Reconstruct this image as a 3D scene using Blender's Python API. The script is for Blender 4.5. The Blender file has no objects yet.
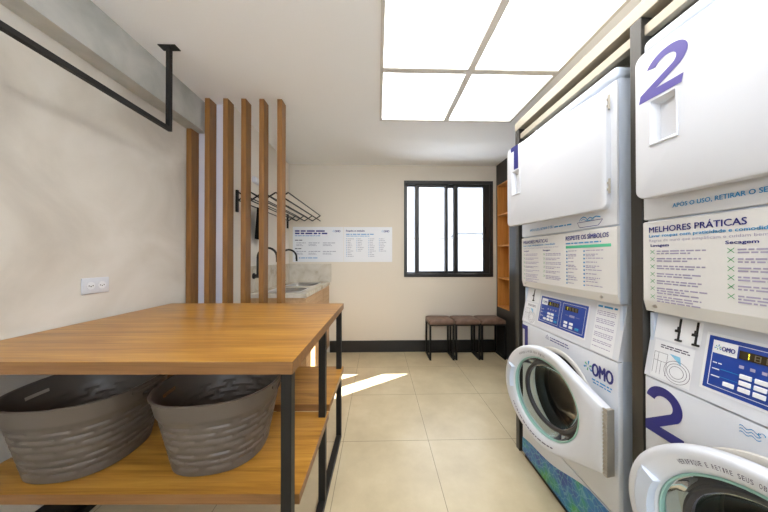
import bpy, bmesh, math, random
from mathutils import Vector, Matrix
random.seed(7)
SC = bpy.context.scene
COL = SC.collection
PI = math.pi

# ------------------------------------------------------------ camera
cam_d = bpy.data.cameras.new('camera'); cam = bpy.data.objects.new('camera', cam_d); COL.objects.link(cam)
cam_d.sensor_width = 36; cam_d.lens = 250 / 768 * 36; cam_d.clip_start = .02
cam.location = (0, 0, 1.3)
cam.rotation_euler = (math.radians(90.34), 0, math.radians(-1.375))
SC.camera = cam

# ------------------------------------------------------------ world, sun, exposure
W = bpy.data.worlds.new('world'); SC.world = W; W.use_nodes = True
bg = W.node_tree.nodes['Background']
bg.inputs[0].default_value = (.86, .93, 1, 1); bg.inputs[1].default_value = 3.5
sd = bpy.data.lights.new('sun', 'SUN'); sun = bpy.data.objects.new('sun', sd); COL.objects.link(sun)
sd.energy = 30; sd.angle = math.radians(.5); sd.color = (1, .96, .9)
_v = Vector((-.86, -.550, -.91))
sun.rotation_euler = _v.to_track_quat('-Z', 'Y').to_euler()
SC.view_settings.view_transform = 'Standard'
SC.view_settings.look = 'None'
SC.view_settings.gamma = 1
SC.view_settings.use_curve_mapping = False
SC.view_settings.exposure = 1.17
PANEL_STRENGTH = 2.5
SC.cycles.max_bounces = 10
SC.cycles.diffuse_bounces = 6

# ------------------------------------------------------------ materials
def s2l(c):
    return tuple(((v/255)/12.92 if v/255 <= .04045 else ((v/255+.055)/1.055)**2.4) for v in c)

def mat(name, col, rough=.5, metal=0, coat=0, spec=.5, emit=None, es=0):
    m = bpy.data.materials.new(name); m.use_nodes = True
    b = m.node_tree.nodes['Principled BSDF']
    b.inputs['Base Color'].default_value = (*s2l(col), 1)
    b.inputs['Roughness'].default_value = rough
    b.inputs['Metallic'].default_value = metal
    b.inputs['Coat Weight'].default_value = coat
    b.inputs['Specular IOR Level'].default_value = spec
    if emit:
        b.inputs['Emission Color'].default_value = (*emit, 1); b.inputs['Emission Strength'].default_value = es
    return m

def nodes(m):
    nt = m.node_tree
    return nt, nt.nodes['Principled BSDF'], (lambda t: nt.nodes.new(t)), nt.links.new

def coords(nt, N, L, scale=(1, 1, 1), rot=(0, 0, 0), kind='Object'):
    tc = N('ShaderNodeTexCoord'); mp = N('ShaderNodeMapping')
    mp.inputs['Scale'].default_value = scale; mp.inputs['Rotation'].default_value = rot
    L(tc.outputs[kind], mp.inputs[0])
    return mp.outputs[0]

def ramp(N, stops):
    r = N('ShaderNodeValToRGB')
    while len(r.color_ramp.elements) < len(stops): r.color_ramp.elements.new(.5)
    for e, (p, c) in zip(r.color_ramp.elements, stops):
        e.position = p; e.color = (*s2l(c), 1)
    return r

def mottled(name, stops, scale=2.5, rough=.8, detail=6, bump=0, stretch=(1, 1, 1), spec=.3, fine=40):
    m = mat(name, stops[0][1], rough, spec=spec); nt, b, N, L = nodes(m)
    v = coords(nt, N, L, stretch)
    n = N('ShaderNodeTexNoise'); n.inputs['Scale'].default_value = scale; n.inputs['Detail'].default_value = detail
    n.inputs['Distortion'].default_value = .6
    L(v, n.inputs['Vector']); r = ramp(N, stops); L(n.outputs['Fac'], r.inputs[0]); L(r.outputs[0], b.inputs['Base Color'])
    if bump:
        n2 = N('ShaderNodeTexNoise'); n2.inputs['Scale'].default_value = fine; n2.inputs['Detail'].default_value = 4
        L(v, n2.inputs['Vector']); bp = N('ShaderNodeBump'); bp.inputs['Strength'].default_value = bump; bp.inputs['Distance'].default_value = .01
        L(n2.outputs['Fac'], bp.inputs['Height']); L(bp.outputs[0], b.inputs['Normal'])
    return m

def wood(name, dark, mid, light, axis='X', rough=.38, coat=.0):
    m = mat(name, mid, rough, coat=coat); nt, b, N, L = nodes(m)
    sc = {'X': (.9, 14, 14), 'Y': (14, .9, 14), 'Z': (14, 14, .9)}[axis]
    v = coords(nt, N, L, sc)
    n = N('ShaderNodeTexNoise'); n.inputs['Scale'].default_value = 1.6; n.inputs['Detail'].default_value = 7
    n.inputs['Roughness'].default_value = .62; n.inputs['Distortion'].default_value = 1.1
    L(v, n.inputs['Vector'])
    r = ramp(N, [(.28, dark), (.5, mid), (.75, light)]); L(n.outputs['Fac'], r.inputs[0])
    v2 = coords(nt, N, L, tuple(c*4 if c > 1 else c*1.5 for c in sc))
    n2 = N('ShaderNodeTexNoise'); n2.inputs['Scale'].default_value = 3; n2.inputs['Detail'].default_value = 4
    L(v2, n2.inputs['Vector'])
    mx = N('ShaderNodeMixRGB'); mx.blend_type = 'MULTIPLY'; mx.inputs[0].default_value = .35
    r2 = ramp(N, [(.35, (200, 180, 160)), (.6, (255, 255, 255))]); L(n2.outputs['Fac'], r2.inputs[0])
    L(r.outputs[0], mx.inputs[1]); L(r2.outputs[0], mx.inputs[2]); L(mx.outputs[0], b.inputs['Base Color'])
    return m

def clear_glass(name, tint=(255, 255, 255), gloss=.25):
    m = bpy.data.materials.new(name); m.use_nodes = True; nt = m.node_tree
    nt.nodes.clear(); N = nt.nodes.new; L = nt.links.new
    o = N('ShaderNodeOutputMaterial'); t = N('ShaderNodeBsdfTransparent'); g = N('ShaderNodeBsdfGlossy')
    t.inputs[0].default_value = (*s2l(tint), 1); g.inputs['Roughness'].default_value = .03
    fr = N('ShaderNodeLayerWeight'); fr.inputs[0].default_value = gloss
    mx = N('ShaderNodeMixShader'); L(fr.outputs['Fresnel'], mx.inputs[0]); L(t.outputs[0], mx.inputs[1]); L(g.outputs[0], mx.inputs[2])
    L(mx.outputs[0], o.inputs[0])
    return m

def floor_tiles():
    m = mat('floor_tile', (205, 190, 160), .33, spec=.45); nt, b, N, L = nodes(m)
    v = coords(nt, N, L)
    sp = N('ShaderNodeSeparateXYZ'); L(v, sp.inputs[0])
    def M(op, a, c=None):
        n = N('ShaderNodeMath'); n.operation = op
        for i, k in enumerate((a, c)):
            if k is None: continue
            if isinstance(k, (int, float)): n.inputs[i].default_value = k
            else: L(k, n.inputs[i])
        return n.outputs[0]
    def joint(out, off, pitch):
        f = M('FRACT', M('DIVIDE', M('ADD', out, -off + 20*pitch), pitch))
        d = M('MULTIPLY', M('MINIMUM', f, M('SUBTRACT', 1.0, f)), pitch)
        return d
    dx = joint(sp.outputs[0], .358, .603); dy = joint(sp.outputs[1], 1.779, .5965)
    d = M('MINIMUM', dx, dy)
    g = M('LESS_THAN', d, .0017)
    n = N('ShaderNodeTexNoise'); n.inputs['Scale'].default_value = 3.2; n.inputs['Detail'].default_value = 8; n.inputs['Roughness'].default_value = .6
    L(v, n.inputs['Vector'])
    r = ramp(N, [(.3, (184, 168, 136)), (.55, (198, 183, 150)), (.75, (208, 195, 164))]); L(n.outputs['Fac'], r.inputs[0])
    mx = N('ShaderNodeMixRGB'); L(g, mx.inputs[0]); L(r.outputs[0], mx.inputs[1]); mx.inputs[2].default_value = (*s2l((128, 115, 92)), 1)
    L(mx.outputs[0], b.inputs['Base Color'])
    return m

def sea_sticker():
    m = mat('sea_film', (20, 90, 150), .3, coat=.3); nt, b, N, L = nodes(m)
    v = coords(nt, N, L)
    n = N('ShaderNodeTexNoise'); n.inputs['Scale'].default_value = 7; n.inputs['Detail'].default_value = 3; L(v, n.inputs['Vector'])
    r = ramp(N, [(.40, (0, 72, 160)), (.52, (0, 116, 182)), (.62, (20, 146, 126)), (.72, (70, 168, 80))]); L(n.outputs['Fac'], r.inputs[0])
    vo = N('ShaderNodeTexVoronoi'); vo.feature = 'DISTANCE_TO_EDGE'; vo.inputs['Scale'].default_value = 32; L(v, vo.inputs['Vector'])
    lt = N('ShaderNodeMath'); lt.operation = 'LESS_THAN'; lt.inputs[1].default_value = .045; L(vo.outputs['Distance'], lt.inputs[0])
    ml = N('ShaderNodeMath'); ml.operation = 'MULTIPLY'; ml.inputs[1].default_value = .45; L(lt.outputs[0], ml.inputs[0])
    mx = N('ShaderNodeMixRGB'); L(ml.outputs[0], mx.inputs[0]); L(r.outputs[0], mx.inputs[1]); mx.inputs[2].default_value = (*s2l((120, 190, 200)), 1)
    L(mx.outputs[0], b.inputs['Base Color'])
    return m

M_floor = floor_tiles()
M_ceil = mat('ceiling_paint', (238, 238, 238), .9, spec=.2)
M_conc = mottled('limewash', [(.3, (188, 181, 170)), (.5, (207, 201, 190)), (.7, (219, 214, 205))], 2.2, .85, 7, .06)
M_beam = mottled('grey_concrete', [(.3, (168, 168, 162)), (.5, (184, 184, 178)), (.7, (198, 196, 190))], 5, .85, 8, .12)
M_back = mat('beige_paint', (218, 209, 194), .85, spec=.2)
M_cream = mat('cream_paint', (226, 220, 210), .85, spec=.2)
M_pierday = mat('daylit_cream_paint', (214, 212, 222), .8, spec=.2)  # lavender cast of daylight from behind the viewer, put into the paint colour
M_dark = mat('dark_wall', (70, 68, 66), .8)
M_base = mat('black_skirting', (30, 29, 28), .45)
M_blk = mat('black_metal', (22, 21, 20), .5, spec=.35)
M_win = mat('black_aluminium', (44, 42, 40), .38, spec=.5)
M_table = wood('oak_veneer', (128, 84, 28), (172, 122, 48), (198, 150, 70), 'X', .3)
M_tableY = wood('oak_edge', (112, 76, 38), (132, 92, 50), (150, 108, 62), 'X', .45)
M_slat = wood('slat_oak', (112, 74, 30), (136, 94, 44), (154, 110, 56), 'Z', .45)
M_niche = wood('niche_oak', (176, 116, 52), (196, 136, 66), (210, 152, 84), 'Z', .45)
M_cab = wood('cabinet_oak', (176, 140, 100), (190, 154, 114), (200, 166, 128), 'Y', .5)
M_marble = mottled('pale_marble', [(.32, (176, 164, 144)), (.46, (200, 191, 174)), (.6, (210, 203, 190)), (.75, (190, 180, 162))], 6, .25, 9, 0, (1, 1.6, 1), .5)
M_hinge = mat('hinge_metal', (168, 162, 150), .45, .2)
M_steel = mat('stainless_steel', (190, 190, 190), .28, 1)
M_white = mat('white_enamel', (212, 215, 222), .32, spec=.5, coat=.15)
M_daywhite = mat('daylit_white_enamel', (200, 210, 226), .35, spec=.5)  # white enamel with the blue of the daylight put into its colour
M_cream_p = mat('warm_white_plastic', (214, 213, 211), .38)
M_navy = mat('navy_print', (38, 42, 124), .4)
M_navyglare = mat('navy_print_glare', (92, 84, 158), .4)  # navy ink with the glare on the door painted in as a paler tone
M_cyan = mat('cyan_print', (40, 140, 196), .45)
M_green = mat('green_print', (84, 190, 150), .45)
M_greend = mat('leaf_green_print', (60, 160, 96), .45)
M_txt = mat('grey_violet_print', (162, 156, 182), .6)
M_txtd = mat('dark_print', (70, 64, 92), .6)
M_screen = mat('display_black', (58, 50, 34), .25)
M_seg = mat('display_segment', (214, 206, 40), .3, emit=(.85, .75, .05), es=.8)
M_segoff = mat('display_segment_off', (104, 96, 80), .3)
M_panelblue = mat('panel_blue', (34, 66, 150), .3)
M_paper = mat('sticker_white', (226, 228, 232), .5)
M_poster = mat('poster_white', (226, 228, 232), .45)
M_rail = mat('rack_metal', (172, 164, 146), .4, metal=.2, spec=.5)
M_post = mat('rack_post_metal', (66, 64, 61), .32, metal=.4)
M_rubber = mat('black_rubber', (22, 22, 24), .45)
M_drum = mat('drum_steel', (74, 74, 78), .42, .8)
M_teal = mat('teal_gasket', (150, 190, 180), .35)
M_glass = clear_glass('door_glass', (215, 228, 224), .16)
M_wglass = clear_glass('window_glass', (250, 252, 255), .08)
M_basket = mat('taupe_plastic', (98, 88, 78), .42, spec=.45)
M_leather = mottled('brown_leatherette', [(.3, (104, 82, 68)), (.6, (122, 98, 84))], 20, .45, 5, .15, fine=120)
M_cloth = mat('black_cloth', (24, 24, 26), .95, spec=.1)
M_sea = sea_sticker()
M_led = mat('led_diffuser', (255, 255, 255), .5, emit=(1, .985, .96), es=PANEL_STRENGTH)
M_frame = mat('light_frame', (206, 202, 196), .6)
M_out = mat('outside_render', (235, 236, 238), .9)
M_outpipe = mat('outside_downpipe', (50, 74, 104), .6)
M_outline = mat('outside_joint', (112, 108, 100), .8)

# ------------------------------------------------------------ mesh helpers
def obj(name, bm, m, parent=None, smooth=False, mats=None):
    bmesh.ops.recalc_face_normals(bm, faces=bm.faces[:])
    me = bpy.data.meshes.new(name); bm.to_mesh(me); bm.free()
    for mm in (mats or [m]): me.materials.append(mm)
    if smooth:
        for p in me.polygons: p.use_smooth = True
        try: me.set_sharp_from_angle(angle=math.radians(38))
        except Exception: pass
    o = bpy.data.objects.new(name, me); COL.objects.link(o)
    if parent: o.parent = parent
    return o

def tag(o, label, cat, group=None):
    o['label'] = label; o['category'] = cat
    if group: o['group'] = group
    return o

def thing(name, label, cat, loc=(0, 0, 0), rz=0, group=None):
    o = bpy.data.objects.new(name, None); COL.objects.link(o); o.empty_display_size = .1
    o.location = loc; o.rotation_euler = (0, 0, rz)
    return tag(o, label, cat, group)

def struct(name, bm, m, **k):
    o = obj(name, bm, m, **k); o['kind'] = 'structure'; return o

def box(bm, x0, x1, y0, y1, z0, z1, bev=0, seg=2, mi=0):
    r = bmesh.ops.create_cube(bm, size=1)
    vs = r['verts']
    for v in vs:
        v.co = Vector(((x0+x1)/2 + v.co.x*(x1-x0), (y0+y1)/2 + v.co.y*(y1-y0), (z0+z1)/2 + v.co.z*(z1-z0)))
    if bev:
        es = set(e for v in vs for e in v.link_edges)
        g = bmesh.ops.bevel(bm, geom=list(es), offset=bev, segments=seg, profile=.5, affect='EDGES')
        fs = g['faces']
    fset = set(f for v in vs if v.is_valid for f in v.link_faces)
    for f in fset: f.material_index = mi
    return bm

def B(*a, **k):
    return box(bmesh.new(), *a, **k)

def tube(bm, pts, r, n=10, caps=True):
    pts = [Vector(p) for p in pts]; rings = []
    up = None
    for i, p in enumerate(pts):
        d = (pts[min(i+1, len(pts)-1)] - pts[max(i-1, 0)]).normalized()
        if up is None:
            up = Vector((0, 0, 1)) if abs(d.z) < .9 else Vector((1, 0, 0))
        a = d.cross(up).normalized(); up = a.cross(d).normalized()
        rr = r[i] if isinstance(r, (list, tuple)) else r
        rings.append([bm.verts.new(p + (a*math.cos(2*PI*k/n) + up*math.sin(2*PI*k/n))*rr) for k in range(n)])
    for A, C in zip(rings, rings[1:]):
        for k in range(n): bm.faces.new((A[k], A[(k+1) % n], C[(k+1) % n], C[k]))
    if caps:
        bm.faces.new(rings[0][::-1]); bm.faces.new(rings[-1])
    return bm

def loft(bm, loops, close_first=False, close_last=False, mis=None):
    R = [[bm.verts.new(p) for p in l] for l in loops]; n = len(R[0])
    for i, (A, C) in enumerate(zip(R, R[1:])):
        for k in range(n):
            f = bm.faces.new((A[k], A[(k+1) % n], C[(k+1) % n], C[k]))
            if mis: f.material_index = mis[i]
    if close_first: bm.faces.new(R[0][::-1])
    if close_last: bm.faces.new(R[-1])
    return bm

def prism(prof, x0, x1):     # profile in (y,z), extruded along x
    bm = bmesh.new()
    return loft(bm, [[(x0, y, z) for y, z in prof], [(x1, y, z) for y, z in prof]], True, True)

def copy_tree(o, parent=None):
    c = o.copy(); COL.objects.link(c); c.parent = parent
    for ch in list(o.children): copy_tree(ch, c)
    return c

_tc = {}
def text_mesh(s, bold=0.0, res=3):
    key = (s, bold)
    if key in _tc: return _tc[key]
    cu = bpy.data.curves.new('t', 'FONT'); cu.body = s; cu.size = 1; cu.offset = bold; cu.resolution_u = res
    o = bpy.data.objects.new('t', cu); COL.objects.link(o)
    dg = bpy.context.evaluated_depsgraph_get(); dg.update()
    me = bpy.data.meshes.new_from_object(o.evaluated_get(dg))
    vs = [v.co.copy() for v in me.vertices]; fs = [tuple(p.vertices) for p in me.polygons]
    bpy.data.objects.remove(o); bpy.data.curves.remove(cu); bpy.data.meshes.remove(me)
    _tc[key] = (vs, fs); return _tc[key]

def put_text(bm, s, x, z, w, h, fn, bold=0.0, shear=0.0, mi=0, hfix=None):
    """s fitted into the box x..x+w, z..z+h of a surface; fn(u, z) gives its point."""
    if bold > 0:
        for q, (dx, dz) in enumerate(((-bold, 0), (bold, 0), (0, -bold*.7), (0, bold*.7))):
            put_text(bm, s, x+dx*h, z+dz*h, w, h, (lambda u, v, q=q: (fn(u, v)[0], fn(u, v)[1]-.00012*(q+1), fn(u, v)[2])), 0, shear, mi, hfix)
    vs, fs = text_mesh(s, 0)
    if not vs: return
    x0 = min(v.x for v in vs); x1 = max(v.x for v in vs)
    y0 = min(v.y for v in vs) if hfix is None else hfix[0]; y1 = max(v.y for v in vs) if hfix is None else hfix[1]
    R = []
    for v in vs:
        a = (v.x-x0)/(x1-x0)*w; b = (v.y-y0)/(y1-y0)*h
        R.append(bm.verts.new(fn(x + a + b*shear, z + b)))
    for f in fs:
        try: bm.faces.new([R[i] for i in f]).material_index = mi
        except ValueError: pass

def put_digit(bm, d, x, z, w, h, fn, shear=0.0):
    def P(a, b): return bm.verts.new(fn(x + a*w + b*h*shear, z + b*h))
    def Q(*p): bm.faces.new([P(*q) for q in p])
    if d == 1:
        Q((.42, 0), (1, 0), (1, .80), (.42, .80)); Q((0, .80), (.42, .80), (1, .80), (1, 1), (0, 1))
        return
    A = [math.radians(168 - 206*k/22) for k in range(23)]
    O = [(.5+.47*math.cos(a), .66+.34*math.sin(a)) for a in A]; I = [(.5+.235*math.cos(a), .655+.165*math.sin(a)) for a in A]
    for k in range(22): Q(I[k], I[k+1], O[k+1], O[k])
    Q(I[-1], (0, .19), (.40, .19), O[-1]); Q((0, 0), (1, 0), (1, .19), (.40, .19), (0, .19))

def quad(bm, x0, x1, z0, z1, fn, mi=0, n=1):
    for i in range(n):
        a = x0+(x1-x0)*i/n; b = x0+(x1-x0)*(i+1)/n
        f = bm.faces.new([bm.verts.new(fn(*p)) for p in ((a, z0), (b, z0), (b, z1), (a, z1))]); f.material_index = mi

def words(bm, x, z, w, h, fn, mi=0):       # a line of print too small to read: word-long dashes
    e = x + w
    while x < e - h*.8:
        l = min(random.uniform(1.5, 6)*h, e-x)
        quad(bm, x, x+l, z, z+h, fn, mi); x += l + h*.8


# ============================================================ STRUCTURE
XL, XR, YB, YF, ZC = -1.54, 1.95, 3.455, -1.7, 2.58
o = struct('floor', B(XL-.1, XR+.1, YF-.1, YB+.16, -.08, 0), M_floor)
# ceiling with the opening of the luminous field (two by four panels)
LX0, LX1, LY1 = .015, 1.246, 2.315; PY = .628
LY0 = LY1 - 4*PY
bm = bmesh.new()
box(bm, XL-.1, LX0, YF-.1, YB+.16, ZC, ZC+.1); box(bm, LX1, XR+.1, YF-.1, YB+.16, ZC, ZC+.1)
box(bm, LX0, LX1, LY1, YB+.16, ZC, ZC+.1); box(bm, LX0, LX1, YF-.1, LY0, ZC, ZC+.1)
struct('ceiling', bm, M_ceil)
struct('wall_left', B(XL-.12, XL, YF, YB, 0, ZC), M_conc)
bm = bmesh.new()      # unseen front wall; opening inferred from daylight, sill raised to darken below the table
box(bm, XL, -1.3, YF-.12, YF, 0, ZC); box(bm, 1.7, XR, YF-.12, YF, 0, ZC); box(bm, -1.3, 1.7, YF-.12, YF, 2.45, ZC); box(bm, -1.3, 1.7, YF-.12, YF, 0, 1.45)
struct('wall_front', bm, M_cream)
bm = bmesh.new()
for x in (-1.3, -.33, .67, 1.66): box(bm, x, x+.04, YF-.08, YF-.04, 1.451, 2.449)
wf = struct('window_2', bm, M_win)
obj('pane', B(-1.26, 1.66, YF-.062, YF-.058, 1.451, 2.449), M_wglass, wf)
struct('ground_front', B(-8, 9, YF-9, YF-.13, -.1, -.02), M_out)
struct('wall_right', B(XR, XR+.12, YF, YB, 0, ZC), M_dark)
WX0, WX1, WZ0, WZ1 = .36, 1.605, 1.03, 2.365
bm = bmesh.new()
box(bm, XL, WX0, YB, YB+.15, 0, ZC); box(bm, WX1, XR, YB, YB+.15, 0, ZC)
box(bm, WX0, WX1, YB, YB+.15, 0, WZ0); box(bm, WX0, WX1, YB, YB+.15, WZ1, ZC)
struct('wall_back', bm, M_back)
# projecting wall of the sink corner behind the slats
struct('wall_pier', B(XL, -1.22, 2.12, YB, 0, ZC), None, mats=[M_cream, M_pierday])
pm = bpy.data.objects['wall_pier'].data
for p in pm.polygons: p.material_index = 1 if p.normal.y < -.5 else 0  # only the viewer-facing side takes the daylight-tinted copy
struct('trim_1', B(XL, -1.43, YF, 2.118, 2.335, ZC), M_beam)                      # concrete beam along the left wall
struct('baseboard_back', B(-.66, 1.62, YB-.015, YB, 0, .158, .002), M_base)
struct('baseboard_left', B(XL, XL+.015, YF, 2.02, 0, .16, .002), M_base)

# window
wn = bpy.data.objects.new('window_1', None); COL.objects.link(wn); wn['kind'] = 'structure'
wn.location = (WX0, YB, WZ0)
ww, wh = WX1-WX0, WZ1-WZ0
S = 1/4.264*(3.45/250)            # zoomed pixel to metres on the wall
def wx(p): return (p-35)*S
bm = bmesh.new()
f = .045
box(bm, 0, ww, -.012, .09, 0, f, .003); box(bm, 0, ww, -.012, .09, wh-f, wh, .003)
box(bm, 0, f, -.012, .09, f, wh-f, .003); box(bm, ww-f, ww, -.012, .09, f, wh-f, .003)
obj('window_frame', bm, M_win, wn)
def sash(x0, x1, gx0, gx1, y, name='sash', z0=f, z1=wh-f, fb=.035):
    bm = bmesh.new()
    box(bm, x0, gx0, y, y+.03, z0, z1, .003); box(bm, gx1, x1, y, y+.03, z0, z1, .003)
    box(bm, gx0, gx1, y, y+.03, z0, z0+fb, .003); box(bm, gx0, gx1, y, y+.03, z1-fb, z1, .003)
    s = obj(name, bm, M_win, wn)
    bm = B(gx0-.005, gx1+.005, y+.012, y+.016, z0+fb-.005, z1-fb+.005)
    obj('pane', bm, M_wglass, s)
    return s
sash(f, wx(90), wx(48), wx(83), .05, fb=.02)
sash(wx(85), wx(226), wx(101), wx(214), .018, fb=.035)
sash(wx(214), wx(262), wx(226), wx(252), .052, fb=.035)
r_ = sash(wx(252), ww-f, wx(270), wx(380), .018, fb=.035)
for xx in (wx(92), wx(389)):
    obj('latch', B(xx-.008, xx+.008, .008, .018, .60, .70, .003), M_blk, wn)

# outside: neighbouring rendered wall, downpipe, its horizontal joints
struct('wall_outside', B(-8, 9, 8.0, 8.2, -1, 4.2), mat('outside_wall', (142, 143, 146), .9))
tag(obj('drainpipe', tube(bmesh.new(), [(2.14, 7.8, -1), (2.14, 7.8, 2.9)], .055, 14), M_outpipe),
    'blue-grey vertical pipe outside, seen through the middle pane of the window', 'pipe')
tag(obj('outdoor_cable', tube(bmesh.new(), [(2.35, 7.985, 1.95), (2.45, 7.985, 2.06), (4.2, 7.985, 2.06)], .016, 6), M_blk),
    'thin dark cable outside, crossing behind the right pane of the window', 'cable')
struct('trim_4', B(-8, 9, 7.97, 7.9999, 1.90, 1.93), M_outline)
struct('ground_outside', B(-8, 9, YB+.16, 8.0, -1.1, -1.0), M_out)

# ============================================================ CEILING LIGHTS
names = {(0, 0): 'far left', (1, 0): 'far right', (0, 1): 'near left', (1, 1): 'near right'}
for i in range(2):
    for j in range(4):
        x0 = LX0 + i*(LX1-LX0)/2; x1 = x0 + (LX1-LX0)/2; y1 = LY1 - j*PY; y0 = y1 - PY
        if j < 2:
            lab = ['square panel of the bright ceiling light at its far left corner, towards the window wall',
                   'large left panel of the bright ceiling light, nearer the viewer, cut by the top edge',
                   'square panel of the bright ceiling light at its far right corner, next to the machine rack',
                   'large right panel of the bright ceiling light, nearer the viewer, above the numbered dryers'][i*2+j]
        else:
            lab = 'square glowing ceiling light panel above and behind the viewer'
        t = thing('ceiling_light_panel', lab, 'ceiling light', (x0, y0, ZC), 0, 'glowing ceiling light panels')
        w, d = x1-x0, y1-y0; e = .022
        bm = bmesh.new()
        box(bm, 0, w, 0, e, -.012, .02); box(bm, 0, w, d-e, d, -.012, .02)
        box(bm, 0, e, e, d-e, -.012, .02); box(bm, w-e, w, e, d-e, -.012, .02)
        obj('frame', bm, M_frame, t)
        obj('diffuser', B(e, w-e, e, d-e, 0, .008), M_led, t)
struct('trim_3', B(LX0, LX1, LY0, LY1, ZC+.03, ZC+.1), M_ceil)

# ============================================================ RACK AROUND THE MACHINES
rk = thing('machine_rack', 'tall grey metal rack framing the two washer and dryer stacks', 'rack', (.95, 0, 0))
MX = 0.0
for y in (.135, .8765, 1.665):
    obj('post', B(0, .045, y, y+.04, 0, 2.17, .002), M_post, rk)
    obj('side_panel', B(.05, .80, y+.006, y+.034, 0, 2.16, .002), M_dark, rk)
obj('top_rail', B(0, .05, .10, 1.71, 2.171, 2.225, .002), M_rail, rk)
obj('inner_rail', B(.012, .04, .176, .876, 2.10, 2.138, .002), M_rail, rk)
obj('inner_rail', B(.012, .04, .917, 1.664, 2.10, 2.138, .002), M_rail, rk)
obj('top_panel', B(.051, .80, .10, 1.71, 2.19, 2.215, .002), M_rail, rk)  # made pale on top to bounce light onto the ceiling above

# ============================================================ WASHERS AND DRYERS
# machine space: x = from the far edge towards the viewer, y = into the machine, z = up
MW = .675; XA = .0165
def flat(y): return lambda u, z: (u, y, z)
def slant(u, z): return (u, (z-.885)*.174 - .0012, z)

def arc_text(bm, s, cx, cz, r, th0, th1, h, y, fn=None, bold=.02):
    """letters along a circle; th measured from the top, towards the far side (negative x)"""
    n = len(s)
    for i, ch in enumerate(s):
        if ch == ' ': continue
        th = th0 + (th1-th0)*(i+.5)/n
        vs, fs = text_mesh(ch, bold)
        x0 = min(v.x for v in vs); x1 = max(v.x for v in vs)
        wcell = abs(th1-th0)/n*r*.74; k = h/.7
        sx = min(wcell/max(x1-x0, .01), k*1.3)
        R = []
        for v in vs:
            a = (v.x-(x0+x1)/2)*sx; b = v.y*k
            rr = r + b; px = cx - math.sin(th)*rr + math.cos(th)*a; pz = cz + math.cos(th)*rr + math.sin(th)*a
            R.append(bm.verts.new((px, y, pz)))
        for f in fs: bm.faces.new([R[q] for q in f])

def arc_dashes(bm, cx, cz, r, th0, th1, h, y):
    th = th0
    while th < th1:
        d = random.uniform(.03, .11)
        P = []
        for k in range(5):
            a = th + d*k/4
            P.append((a, r))
        lo = [bm.verts.new((cx-math.sin(a)*r, y, cz+math.cos(a)*r)) for a, _ in P]
        hi = [bm.verts.new((cx-math.sin(a)*(r+h), y, cz+math.cos(a)*(r+h))) for a, _ in P]
        for k in range(4): bm.faces.new((lo[k], lo[k+1], hi[k+1], hi[k]))
        th += d + .025

def splash(bm, cx, cz, r, fn, mi=(0, 1)):
    for k in range(6):
        a = 2*PI*k/6 + .35; d = Vector((math.cos(a), math.sin(a))); p = Vector((-d.y, d.x))
        l0, l1 = .25*r, r*(1 if k % 2 else .8)
        pts = [(l0, .05), (l0+.45*(l1-l0), .10), (l1, .17), (l1*1.06, 0), (l1, -.17), (l0+.45*(l1-l0), -.10), (l0, -.05)]
        f = bm.faces.new([bm.verts.new(fn(cx+(d*t+p*q*r).x, cz+(d*t+p*q*r).y)) for t, q in pts])
        f.material_index = mi[k % 2]

def plate_hole(x0, x1, z0, z1, cx, cz, r, y0, y1, N=72):
    def rect(a):
        dx, dz = math.cos(a), math.sin(a); t = 1e9
        if dx > 1e-9: t = min(t, (x1-cx)/dx)
        if dx < -1e-9: t = min(t, (x0-cx)/dx)
        if dz > 1e-9: t = min(t, (z1-cz)/dz)
        if dz < -1e-9: t = min(t, (z0-cz)/dz)
        return (cx+dx*t, cz+dz*t)
    angs = [2*PI*k/N for k in range(N)]
    for X in (x0, x1):
        for Z in (z0, z1):
            a = math.atan2(Z-cz, X-cx) % (2*PI)
            k = min(range(N), key=lambda i: abs(angs[i]-a)); angs[k] = a
    angs.sort()
    O = [rect(a) for a in angs]; I = [(cx+r*math.cos(a), cz+r*math.sin(a)) for a in angs]
    bm = bmesh.new()
    e = .008
    def sh(p, k): return (min(max(p[0], x0+k), x1-k), min(max(p[1], z0+k), z1-k))
    loops = [[(x, y1, z) for x, z in O], [(x, y0+e, z) for x, z in O],
             [(sh(p, e*.3)[0], y0+e*.3, sh(p, e*.3)[1]) for p in O],
             [(sh(p, e)[0], y0, sh(p, e)[1]) for p in O],
             [(x, y0, z) for x, z in I], [(x, y1, z) for x, z in I]]
    return loft(bm, loops)

def ring(profile, cx, cz, N=64, x_flip=1):   # profile of (radius, y)
    bm = bmesh.new()
    loops = [[(cx+r*math.cos(2*PI*k/N), y, cz+r*math.sin(2*PI*k/N)) for k in range(N)] for r, y in profile]
    return loft(bm, loops)

PC = (.352, .582)      # porthole centre
def omo_logo(bm, x, z, w, h, fn, navy=0, g=1, c=2):
    splash(bm, x+w*.14, z+h*.5, w*.17, fn, (g, c))
    put_text(bm, 'OMO', x+w*.30, z+h*.12, w*.70, h*.72, fn, .05, mi=navy)

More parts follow.
